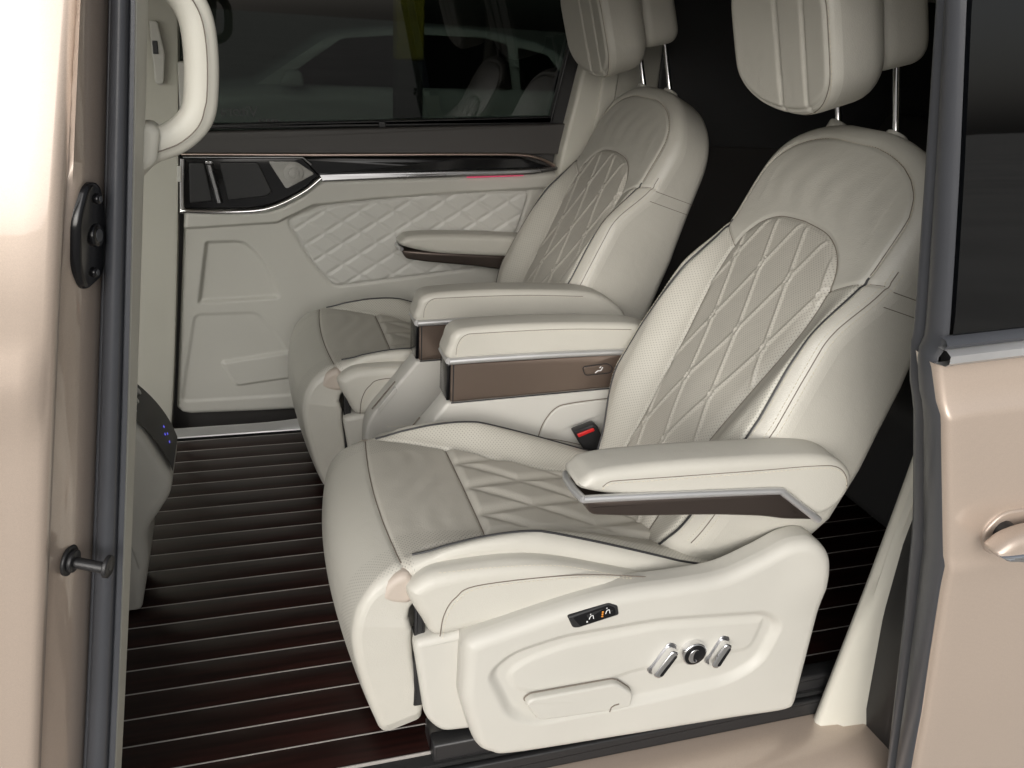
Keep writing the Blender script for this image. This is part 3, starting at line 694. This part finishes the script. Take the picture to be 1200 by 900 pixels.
def seat_common(root):
    B = HF(Ub, -hwb(Ub), hwb(Ub), 230, hback, mback, (True, False), k=.35)
    def reg(u, v):
        a = np.abs(v); Q = np.stack([u, v], 1); d = B.dist(Q); r = np.zeros(len(u), int)
        dg = .425+(a-.146)*(.05/.086)
        r[:] = np.where(u > dg, 0, np.where(v > 0, 2, 3)); r[(d < .034)] = 4; r[inside(Q, quilt_out)] = 1
        return r
    B.parts(reg, [('backrest_yoke', 'leather'), ('backrest_quilt', 'centerperf'), ('backrest_bolster', 'perf'), ('backrest_bolster', 'perf'), ('backrest_edge', 'leather')], root)
    sh = B.wall('backrest_shell', 'leather', root, lambda u: np.interp(u, [-.14, .1, .35, .6, .7], [.20, .20, .175, .125, .105]), r=.03, seg=5)
    def off(dv, u0, u1, sgn, n=120, lift=.001):     # curve on the front at distance dv inside the outline
        us = np.linspace(u0, u1, n); return B.pt(us, sgn*(hwb(us)-dv), lift)
    for s in (1, -1):
        tube('piping', off(.0325, -.10, .472, s), .0021, 'piping', root, 8)
        us = np.linspace(.425, .472, 12); tube('seam', B.pt(us, s*(.146+(us-.425)*(.086/.05)), -.0002), .0008, 'seam', root, 6)
        dashes('stitching', off(.026, -.05, .47, s, 200, .0006), 'thread', root)
        tube('seam', off(.008, -.05, .50, s, 120, .0003), .0009, 'seam', root, 6)
        dashes('stitching', off(.012, -.05, .50, s, 200, .0008), 'thread', root); dashes('stitching', off(.004, -.05, .50, s, 200, .0008), 'thread', root)
        # seam across the side panel, meeting the shell
        for dz in (0, -.012 if s < 0 else -.012):
            hs = np.linspace(-.03, -.14, 12); P = np.array(mback(.47+dz*2.2+np.linspace(0, .018, 12), s*(hwb(.47)+.0007), hs)).T
            tube('seam', P, .0007, 'seam', root, 6)
    # seam around the top of the back
    th = np.linspace(.475, .695, 80); k = np.interp(th, [.475, .55, .665, .695], [.034, .034, .034, .034])
    lp = []
    for t in np.linspace(math.pi*.02, math.pi*.98, 120):
        u = .475+.187*math.sin(t)**.75; lp.append((u, math.cos(t)))
    base = B.d.reshape(B.na, B.nb); side = []
    for i in range(B.na):
        if B.A[i] < .475: continue
        row = base[i]; mid = B.nb//2
        if row[mid] < .034: break
        j = np.argmax(row[:mid+1] >= .034); v0 = B.Q[i*B.nb+j][1]; side.append((B.A[i], v0))
    side = np.array(side); top = np.vstack([side, (side*[1, -1])[::-1]])
    P = B.pt(top[:, 0], top[:, 1], .0003); tube('seam', P[::2], .0008, 'seam', root, 6)
    tp = B.pt(top[:, 0], top[:, 1]*1.02, .0012); dashes('stitching', tp, 'thread', root)
    tube('quilt_seam', B.pt(quilt_out[:, 0], quilt_out[:, 1], .0004), .0008, 'seam', root, 6)
    # ---- cushion and calf rest
    TT = np.concatenate([np.linspace(.0, T_FRONT+.05, 230), np.linspace(T_FRONT+.05, PS[-1], 110)[1:]])
    half = np.interp(TT, [0, T_FRONT-.05, T_FRONT+.02, T_FRONT+.12, PS[-1]], [.214, .214, .222, .232, .222]); half[-8:] *= np.linspace(1, .97, 8)
    Cq = HF(TT, -half, half, 190, hcush, mcush, (True, False), k=.35)
    def regc(t, y):
        a = np.abs(y); x = px_(t); ts = T_FRONT+.012*(1-(y/.21)**2)
        r = np.where(t > ts, 0, np.where((a > np.interp(t, TT, half)-np.interp(x, [.205, .235, .8], [.024, .018, .016])) & (x > .205), np.where(y > 0, 5, 6), np.where((a > qcx(x)) & (x > .2), np.where(y > 0, 3, 4), np.where(t < T_Q, 1, 2)))); return r
    Cq.parts(regc, [('calf_rest', 'calf'), ('cushion_quilt', 'center'), ('cushion_front', 'cushion'), ('cushion_bolster', 'perf'), ('cushion_bolster', 'perf'), ('cushion_edge', 'leather'), ('cushion_edge', 'leather')], root)
    Cq.wall('cushion_shell', 'leather', root, lambda t: np.interp(t, [0, T_FRONT-.1, T_FRONT+.02, T_FRONT+.15, PS[-1]-.03, PS[-1]], [.058, .058, .074, .092, .078, .070]), r=.012, seg=4)
    ys = np.linspace(-.2, .2, 60); tube('seam', Cq.pt(T_FRONT+.012*(1-(ys/.21)**2), ys, .0006), .0011, 'seam', root, 6)
    yq = np.linspace(-.148, .148, 50); tube('seam', Cq.pt(np.full(50, T_Q), yq, .0006), .0010, 'seam', root, 6)
    for s in (1, -1):
        xs = np.linspace(.205, .80, 120); t_ = np.interp(-xs, -PATH[:130, 0], PS[:130])
        ed = np.interp(t_, TT, half)-np.interp(xs, [.205, .235, .8], [.024, .018, .016])
        tube('piping', Cq.pt(t_, s*ed, .0008), .0021, 'piping', root, 8)
        tube('bolster_seam', Cq.pt(t_, s*qcx(xs), -.0006), .0007, 'seam', root, 6)
        # cushion side panel under the piping
        yo = lambda y: CY0+s*y
        pan = catmull([(.190, .335), (.202, .354), (.240, .369), (.34, .371), (.42, .358), (.54, .318), (.63, .286), (.74, .250), (.75, .24), (.60, .255), (.45, .262), (.30, .255), (.236, .250), (.212, .285)], 6, True)
        sp = slab('cushion_side', pan, yo(.247), yo(.18), 'leather', root, r=.022, seg=6, both=False, sharp=60)
        arc = catmull([(.240, .256), (.245, .295), (.262, .325), (.30, .342), (.456, .337), (.59, .312), (.66, .292)], 10)
        tube('seam', [(x, yo(.2472), z) for x, z in arc], .0010, 'seam', sp, 6)
        dashes('stitching', [(x+.004, yo(.2476), z-.005) for x, z in arc], 'thread', sp); dashes('stitching', [(x, yo(.2445), z-.0) for x, z in catmull([(.235, .372), (.34, .368), (.43, .356), (.54, .320), (.66, .284)], 12)], 'thread', sp)
        # fold of tan leather between calf rest and cushion
        slab('tan_gusset', catmull([(.150, .322), (.164, .350), (.192, .362), (.206, .338), (.20, .308), (.172, .308)], 5, True), yo(.226), yo(.15), 'tan', root, r=.012, seg=4, both=False)
    # ---- base
    slab('base_front', fillet([(.200, .246), (.30, .256), (.31, .045), (.250, .050), (.222, .085)], [.016, .016, .016, .016, .03], 5), CY0-.243, CY0+.243, 'plastic', root, r=.012, seg=4)
    box('seat_frame', (.27, CY0-.20, .02), (.92, CY0+.20, .25), 'black', root, r=.01)
    for s in (-1, 1): box('seat_rail', (.235, CY0+s*.235-.016, -.004), (1.15, CY0+s*.235+.016, .034), 'black', root, r=.004)
    box('calf_hinge', (.205, CY0-.225, .10), (.2215, CY0+.225, .30), 'black', root, r=.003)
    # ---- headrest
    Ph = np.concatenate([-.02-.082*np.cos(np.linspace(.03, math.pi/2, 40)), np.linspace(-.02, .06, 20)[1:-1], .06+.085*np.sin(np.linspace(0, math.pi/2-.03, 40))])
    H = HF(Ph, -hwh(Ph), hwh(Ph), 90, hhead, mhead, (False, False), k=.35)
    hp = H.parts(None, [('headrest_pad', 'leather')], root)[0]
    wl = H.wall('headrest_side', 'leather', hp, .106, r=.034, seg=7)
    lo = np.array([(p, -hwh(np.array([p]))[0]+.011) for p in Ph[6:-6]]); tube('headrest_seam', H.pt(lo[:, 0], lo[:, 1], .0003), .0007, 'seam', hp, 6)
    dashes('stitching', H.pt(lo[:, 0], lo[:, 1]-.004, .0007), 'thread', hp)
    rp = fillet([(-.055, -.118), (-.055, .118), (.11, .112), (.11, -.112)], .045, 8)
    slab('headrest_back', rp, -.109, -.202, 'leather', root, r=.026, seg=6, mapf=lambda a, b, y: [float(q) for q in mhead(a+.06*(y+.109), b, y+.018-.018*(b/.13)**2)])
    for s in (-1, 1):
        y = YC+.030+s*.077; b0 = np.array([1.047, y, .988])
        tube('headrest_post', [b0-BU*.03, b0, (1.012, y, 1.11)], .0062, 'chrome', root, 14)
        cyl('post_collar', b0-BU*.02, b0+BU*.005, .019, 'plastic', root, 28, .003)

def seat_arms(root, far):
    """sg mirrors a piece across the seat: the aisle armrest is on the far side of the near seat"""
    sg = -1 if far else 1
    Y = lambda y: YC+sg*(y-YC)
    def flip(d): return d
    # ---- outer armrest
    pad = catmull([(.424, .527), (.428, .545), (.45, .555), (.52, .558), (.64, .556), (.78, .549), (.84, .538), (.875, .515), (.885, .488), (.872, .455), (.838, .436), (.80, .455), (.752, .487), (.66, .494), (.52, .504)], 6, True)
    a = slab('outer_armrest', pad, Y(.930), Y(1.004), 'leather', root, r=.015, seg=6)
    st = catmull([(.452, .532), (.462, .539), (.48, .5395), (.56, .537), (.70, .533), (.80, .531), (.845, .525), (.868, .505), (.874, .482)], 8)
    tube('seam', [(x, Y(.9302), z) for x, z in st], .0008, 'seam', a, 6); dashes('stitching', [(x, Y(.9297), z-.004) for x, z in st], 'thread', a)
    tr = fillet([(.425, .514), (.752, .491), (.830, .432), (.768, .440), (.73, .450), (.645, .463), (.50, .478), (.436, .488)], [.006, .03, .003, .02, .02, .03, .02, .012], 5)
    t = slab('armrest_trim', tr, Y(.9265), Y(1.0), 'darkbronze', a, r=.006)
    ch = np.array([(.4235, .5165), (.47, .514), (.60, .5055), (.70, .4985), (.747, .4945), (.757, .489), (.79, .464), (.833, .432)])
    tube('chrome_strip', [(x, Y(.9275), z) for x, z in catmull(ch, 5)], .0060, 'brightmetal', a, 8); tube('chrome_strip', [(.4235, Y(.9275), .5165), (.418, Y(.95), .5185), (.418, Y(.98), .5185), (.424, Y(1.0), .517)], .0060, 'brightmetal', a, 8)
    cyl('armrest_pivot', (.80, Y(.99), .485), (.80, Y(1.04), .485), .03, 'plastic', a, 24)
    # ---- aisle armrest on its box
    y0, y1 = Y(1.498), Y(1.572)
    pad = catmull([(.360, .501), (.361, .535), (.37, .556), (.40, .566), (.50, .570), (.62, .568), (.74, .562), (.80, .548), (.85, .518), (.868, .495), (.85, .487), (.80, .492), (.74, .499), (.60, .501), (.45, .500)], 6, True)
    b = slab('aisle_armrest', pad, y0, y1, 'leather', root, r=.014, seg=6)
    for yy, yo in ((y0, .0003), (y1, -.0003)):
        yq = yy+sg*yo; st = catmull([(.374, .512), (.377, .535), (.392, .553), (.43, .556), (.6, .557), (.75, .55)], 8)
        tube('seam', [(x, yq, z) for x, z in st], .0007, 'seam', b, 6); dashes('stitching', [(x+.003, yq-sg*yo*.3, z-.003) for x, z in st], 'thread', b)
    bx = slab('armrest_box', fillet([(.3635, .492), (.75, .4955), (.80, .494), (.84, .47), (.80, .42), (.366, .4075)], [.003, .05, .02, .02, .02, .006], 4), Y(1.4995), Y(1.5705), 'bronze', root, r=.005)
    for yq in (Y(1.499), Y(1.571)):
        tube('chrome_strip', catmull([(.361, yq, .4985), (.45, yq, .5005), (.60, yq, .5015), (.74, yq, .5), (.79, yq, .494), (.83, yq, .468)], 8), .0075, 'brightmetal', bx, 8)
    tube('chrome_strip', [(.361, Y(1.501), .4985), (.361, Y(1.569), .4985)], .0075, 'brightmetal', bx, 8)
    box('box_front', (.3585, min(Y(1.501), Y(1.569)), .412), (.366, max(Y(1.501), Y(1.569)), .491), 'black_gloss', bx, r=.002)
    for yq in (Y(1.4985), Y(1.5715)):
        tube('black_edge_line', [(.3715, yq, .410), (.3705, yq, .491)], .0012, 'piping', bx, 6); tube('black_edge_line', [(.368, yq, .4072), (.80, yq, .4195)], .0014, 'piping', bx, 6)  # thin black edge along the front and bottom of the box
    if not far:
        bt = slab('seat_button', fillet([(.650, .469), (.704, .474), (.716, .463), (.712, .456), (.658, .453)], .005, 4), Y(1.4975), Y(1.502), 'bronze', bx, r=.001)
        ol = fillet([(.648, .471), (.705, .476), (.719, .464), (.714, .4535), (.656, .4505)], .007, 4); tube('button_outline', [(x, Y(1.4985), z) for x, z in np.vstack([ol, ol[:1]])], .001, 'piping', bx, 6)
        for P in ([(.678, .456), (.684, .461)], [(.684, .461), (.690, .4605)], [(.690, .4605), (.694, .468)], [(.687, .467), (.690, .470)]):
            tube('icon', [(x, Y(1.497), z) for x, z in P], .0011, 'white', bt, 6)
    base = slab('armrest_base', fillet([(.362, .4055), (.250, .266), (.243, .20), (.25, .004), (.86, .004), (.86, .42)], [.004, .03, .03, .004, .01, .01], 5), Y(1.5035), Y(1.5665), 'greyplastic', root, r=.007)
    pc_ = catmull([(.565, .31), (.575, .345), (.60, .377), (.64, .386), (.72, .391), (.82, .396)], 8)
    pa = np.vstack([pc_, [(.82, .20), (.56, .20)]]); slab('base_cover', pa, Y(1.4985), Y(1.505), 'greyplastic', base, r=.003, both=False)
    tube('seam', [(x, Y(1.5), z) for x, z in pc_+[-.002, .002]], .0012, 'seam', base, 6)
    slab('slot_cover', fillet([(.272, .292), (.276, .280), (.318, .334), (.314, .346)], .003), Y(1.556), Y(1.568), 'greyplastic', base, r=.001)
    tube('slot_line', [(.262, Y(1.553), .287), (.315, Y(1.553), .353)], .0016, 'seam', base, 6)

def side_shield(root):
    XS = np.linspace(.270, .917, 300)
    hi = catmull([(.270, .238), (.281, .262), (.344, .280), (.454, .305), (.54, .315), (.63, .315), (.706, .320), (.772, .344), (.824, .367), (.868, .366), (.903, .33), (.917, .265)], 8)
    lo = catmull([(.270, .15), (.279, .110), (.300, .045), (.325, .020), (.363, .008), (.516, .0), (.768, -.010), (.895, -.016), (.917, .005)], 8)
    hi = np.interp(XS, hi[:, 0], hi[:, 1]); lo = np.interp(XS, lo[:, 0], lo[:, 1])
    rec = fillet([(.310, .195), (.346, .229), (.429, .248), (.60, .252), (.80, .232), (.838, .200), (.812, .117), (.755, .088), (.60, .078), (.40, .074), (.352, .098)], .03, 6)
    bulge = fillet([(.30, .30), (.5, .32), (.9, .40), (.93, .21), (.84, .25), (.6, .272), (.43, .268), (.33, .25), (.29, .2)], .02, 5)
    inner = fillet([(.345, .185), (.375, .205), (.44, .222), (.60, .23), (.80, .21), (.80, .20), (.79, .15), (.57, .145), (.535, .137), (.39, .137), (.36, .15)], .02, 5)
    def hs(a, b, d):
        Q = np.stack([a, b], 1); h = np.zeros_like(a)
        h -= .011*S(sdf(Q, rec)/.020+.35)
        h += .0035*S(sdf(Q, inner)/.014+.5)
        h += .010*S((a-.80)/.12)*S((b-.2)/.1)
        R = .022; e = np.clip(d, 0, R); h -= R-np.sqrt(np.maximum(R*R-(R-e)**2, 0))
        return h
    def ms(a, b, h): return (a+0*b, .957-h+.0*b, b+0*a)
    Hs = HF(XS, lo, hi, 170, hs, ms, (False, False), k=.3)
    s = Hs.parts(None, [('side_shield', 'plastic')], root)[0]
    Hs.wall('shield_edge', 'plastic', s, .05, r=.004)
    # pull handle in the recess
    pl = fillet([(.375, .128), (.385, .136), (.533, .137), (.566, .108), (.565, .080), (.52, .079), (.40, .086)], [.006, .006, .012, .01, .008, .008, .012], 5)
    slab('pull_handle', pl, .951, .972, 'plastic', s, r=.0045, seg=4); o_ = np.vstack([pl, pl[:1]]); tube('handle_gap', [(x, .9645, z) for x, z in o_[:len(o_)*3//5]], .0016, 'seam', s, 6)
    tube('handle_gap', [(.526, .9508, .0785), (.5275, .9506, .088), (.533, .9505, .0915), (.541, .9505, .0925)], .0012, 'seam', s, 6)
    # switches: seat sliding, round lumbar knob, back angle
    def switch(x, z, tilt, L=.058, w_=.017):
        c, sn = math.cos(tilt), math.sin(tilt)
        def q(P): return [(x+a*c-b*sn, z+a*sn+b*c) for a, b in P]
        sk = slab('switch_bezel', fillet(q([(-L/2-.005, -w_/2-.003), (L/2+.005, -w_/2-.003), (L/2+.005, w_/2+.003), (-L/2-.005, w_/2+.003)]), .011, 5), .963, .975, 'satin', s, r=.002)
        sw = slab('switch', fillet(q([(-L/2, -w_/2), (L/2, -w_/2), (L/2, w_/2), (-L/2, w_/2)]), .008, 5), .947, .966, 'chrome', s, r=.004, seg=4)
        slab('switch_face', fillet(q([(-L/2+.006, -w_/2+.001), (L/2-.006, -w_/2+.001), (L/2-.006, -.001), (-L/2+.006, -.001)]), .003, 3), .9462, .950, 'black_gloss', sw, r=.001)
    switch(.617, .162, math.radians(60)); switch(.722, .160, math.radians(66), .052)
    kn = cyl('knob_ring', (.671, .970, .170), (.671, .952, .170), .0225, 'chrome', s, 36, .002)
    cyl('knob_face', (.671, .955, .170), (.671, .9505, .170), .0195, 'black_gloss', kn, 36, .001)
    cr = [(.671+.014*math.cos(t)*.8-.002, .170+.014*math.sin(t)) for t in np.linspace(math.radians(60), math.radians(300), 14)]; cr += [(.671+.007*math.cos(t)*.8+.001, .170+.012*math.sin(t)) for t in np.linspace(math.radians(300), math.radians(60), 14)]
    slab('knob_crescent', cr, .9485, .952, 'chrome', kn, r=.0008)
    # seat memory / heater panel
    mm = fillet([(.432, .2885), (.502, .3015), (.516, .295), (.520, .277), (.452, .2630), (.443, .2650)], .004, 4)
    Yp = lambda z: float(np.interp(z, ypz, ypy))
    ypz = np.linspace(.25, .302, 30); ypy = np.array([Hs.pt([.476], [q])[0][1] for q in ypz])
    mp_ = slab('heater_panel', mm, -.003, .02, 'black', s, r=.003, mapf=lambda a, b, y: (a, Yp(b)+y, b))
    slab('panel_glass', fillet([(.440, .2865), (.500, .2980), (.511, .2925), (.514, .279), (.455, .2670)], .003, 4), -.0037, 0, 'black_gloss', mp_, r=.0006, mapf=lambda a, b, y: (a, Yp(b)+y, b))
    for ox, oz, mm_ in ((.468, .279, 'white'), (.495, .285, 'white')):
        for P in ([(0, 0), (.002, .006)], [(.002, .006), (.006, .0065)], [(.006, .0065), (.0075, .0)], [(.001, .0085), (.0025, .010)]):
            tube('icon', [(ox+a, Yp(oz+b)-.0041, oz+b) for a, b in P], .0007, mm_, mp_, 5)
    for i in range(3): box('icon_dot', (.4885, Yp(.283)-.0046, .2795+i*.0042), (.4915, Yp(.283)-.0034, .2822+i*.0042), 'orange', mp_, r=.0003)
    box('icon_dot', (.464, Yp(.274)-.0046, .2735), (.4665, Yp(.274)-.0034, .2758), 'white', mp_, r=.0003)

near = thing('captain_seat', 'cream quilted captain seat nearest the open door, with controls on its side panel', 'car seat', SEAT0, 'captain seats of the second row')
seat_common(near)
shared = list(near.children)
side_shield(near); seat_arms(near, False)
shm = lambda a, b, y: [float(q) for q in mback(a, -(float(hwb(np.array(a)))+.001)-y, b)]
sb = slab('shoulder_lever_bezel', fillet([(.575, -.040), (.648, -.040), (.648, -.098), (.60, -.098)], .016, 6), .004, -.01, 'plastic', near, r=.003, mapf=shm)
slab('shoulder_lever', fillet([(.596, -.050), (.640, -.050), (.640, -.092), (.612, -.090)], .007, 5), .0065, 0, 'greyplastic', sb, r=.002, mapf=shm)
# buckle beside the near seat
bk = slab('belt_buckle', fillet([(.627, .338), (.674, .353), (.684, .345), (.708, .293), (.698, .27), (.662, .283)], [.006, .006, .01, .015, .012, .02], 5), 1.462, 1.484, 'black', near, r=.005)
slab('release_button', fillet([(.636, .3325), (.672, .3445), (.676, .3375), (.640, .3245)], .002, 3), 1.4595, 1.464, 'red', bk, r=.0015)
bracket = box('rail_bracket', (.235, 1.005, -.003), (.262, 1.055, .030), 'satin', near, r=.002)
for x in (.33, .60): cyl('rail_bolt', (x, .987, .012), (x, .982, .012), .005, 'satin', near, 6)

far = thing('captain_seat', 'cream quilted captain seat on the far side, beside the inner door', 'car seat', (SEAT0[0]-.02, YC+.80, 0.), 'captain seats of the second row')
for ch in shared: copy_tree(ch, far)
OFF[0] = Vector(SEAT0)
seat_arms(far, True)

# ================================================================== small things
cs = thing('centre_console', 'cream rear end of the front console with black touch screen', 'console', (-.4, 1.56, 0))
prof = fillet([(-.60, .47), (-.272, .468), (-.215, .412), (-.168, .298), (-.176, .262), (-.226, .186), (-.226, .13), (-.252, .006), (-.60, .006)], [.01, .03, .05, .03, .03, .03, .03, .01, .01], 6)
slab('housing', prof, 1.474, 1.64, 'plastic', cs, r=.014, seg=4)
def scr(a, b, n): # a: along the sloped rear face from its top, b: depth in Y
    p = np.array([-.262, .4585])*(1-a)+np.array([-.1695, .302])*a+np.array([.026, .012])*4*a*(1-a)*.55
    return (p[0]+.86*n, b, p[1]+.5*n)
rows = []
for n, ins in ((.000, 0), (.0035, .0), (.0045, .002)):
    pass
sv = [[scr(a, b, .0035) for b in np.linspace(1.487, 1.628, 8)] for a in np.linspace(.03, .97, 16)]
sc = loft('touch_screen', sv, 'screen', cs)
for a, b in ((.70, 1.55), (.74, 1.565), (.80, 1.55), (.66, 1.57)):
    loft('screen_icon', [[scr(a+da, b+db, .0048) for db in (-.004, .004)] for da in (-.012, .012)], 'led', sc)
for b in (1.51, 1.55, 1.59): cyl('screen_key', scr(.22, b, .002), scr(.22, b, .010), .008, 'satin', cs, 14, .001)
slab('side_cover', fillet([(-.50, .36), (-.31, .36), (-.235, .27), (-.30, .17), (-.50, .17)], .02, 5), 1.4725, 1.478, 'plastic', cs, r=.0015)

gh = thing('grab_handle', 'cream padded grab handle on the pillar beside the open doorway', 'grab handle', (-.1, .94, 1.0))
gp = catmull([(-.118, .945, .962), (-.098, .948, .980), (-.068, .952, .993), (-.047, .954, 1.014), (-.040, .955, 1.046), (-.0385, .955, 1.088), (-.044, .955, 1.116), (-.062, .954, 1.140), (-.105, .952, 1.178), (-.13, .95, 1.19)], 10)
tube('grip', gp, .0118, 'trimcream', gh, 18, ry=.017)
tube('grip_seam', [(p[0]+.0062*n_[0], p[1]-.0150, p[2]+.0062*n_[1]) for p, n_ in zip(gp[10:80], [(.7, -.7)]*25+[(1, 0)]*30+[(.8, .6)]*15)], .0007, 'seam', gh, 6)
slab('mount', fillet([(-.125, .945), (-.088, .968), (-.082, 1.0), (-.090, 1.008), (-.125, 1.004)], .008, 5), .925, .968, 'trimcream', gh, r=.007)

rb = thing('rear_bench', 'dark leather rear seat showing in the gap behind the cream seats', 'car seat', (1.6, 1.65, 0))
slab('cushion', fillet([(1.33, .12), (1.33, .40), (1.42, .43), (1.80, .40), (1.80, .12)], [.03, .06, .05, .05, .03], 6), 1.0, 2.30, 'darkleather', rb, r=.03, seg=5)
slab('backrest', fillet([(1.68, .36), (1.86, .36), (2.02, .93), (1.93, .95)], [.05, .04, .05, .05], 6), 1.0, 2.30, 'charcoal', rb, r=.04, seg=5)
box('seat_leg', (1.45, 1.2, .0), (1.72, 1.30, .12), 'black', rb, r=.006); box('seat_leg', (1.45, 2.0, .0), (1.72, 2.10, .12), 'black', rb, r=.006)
slab('belt_pocket', fillet([(.0, .0), (.09, 0), (.09, .10), (0, .10)], .012), -.006, .012, 'black_gloss', rb, r=.004, mapf=lambda a, b, y: (1.80+b*.25+y*.9, 2.10+a, .60+b*.95-y*.2))
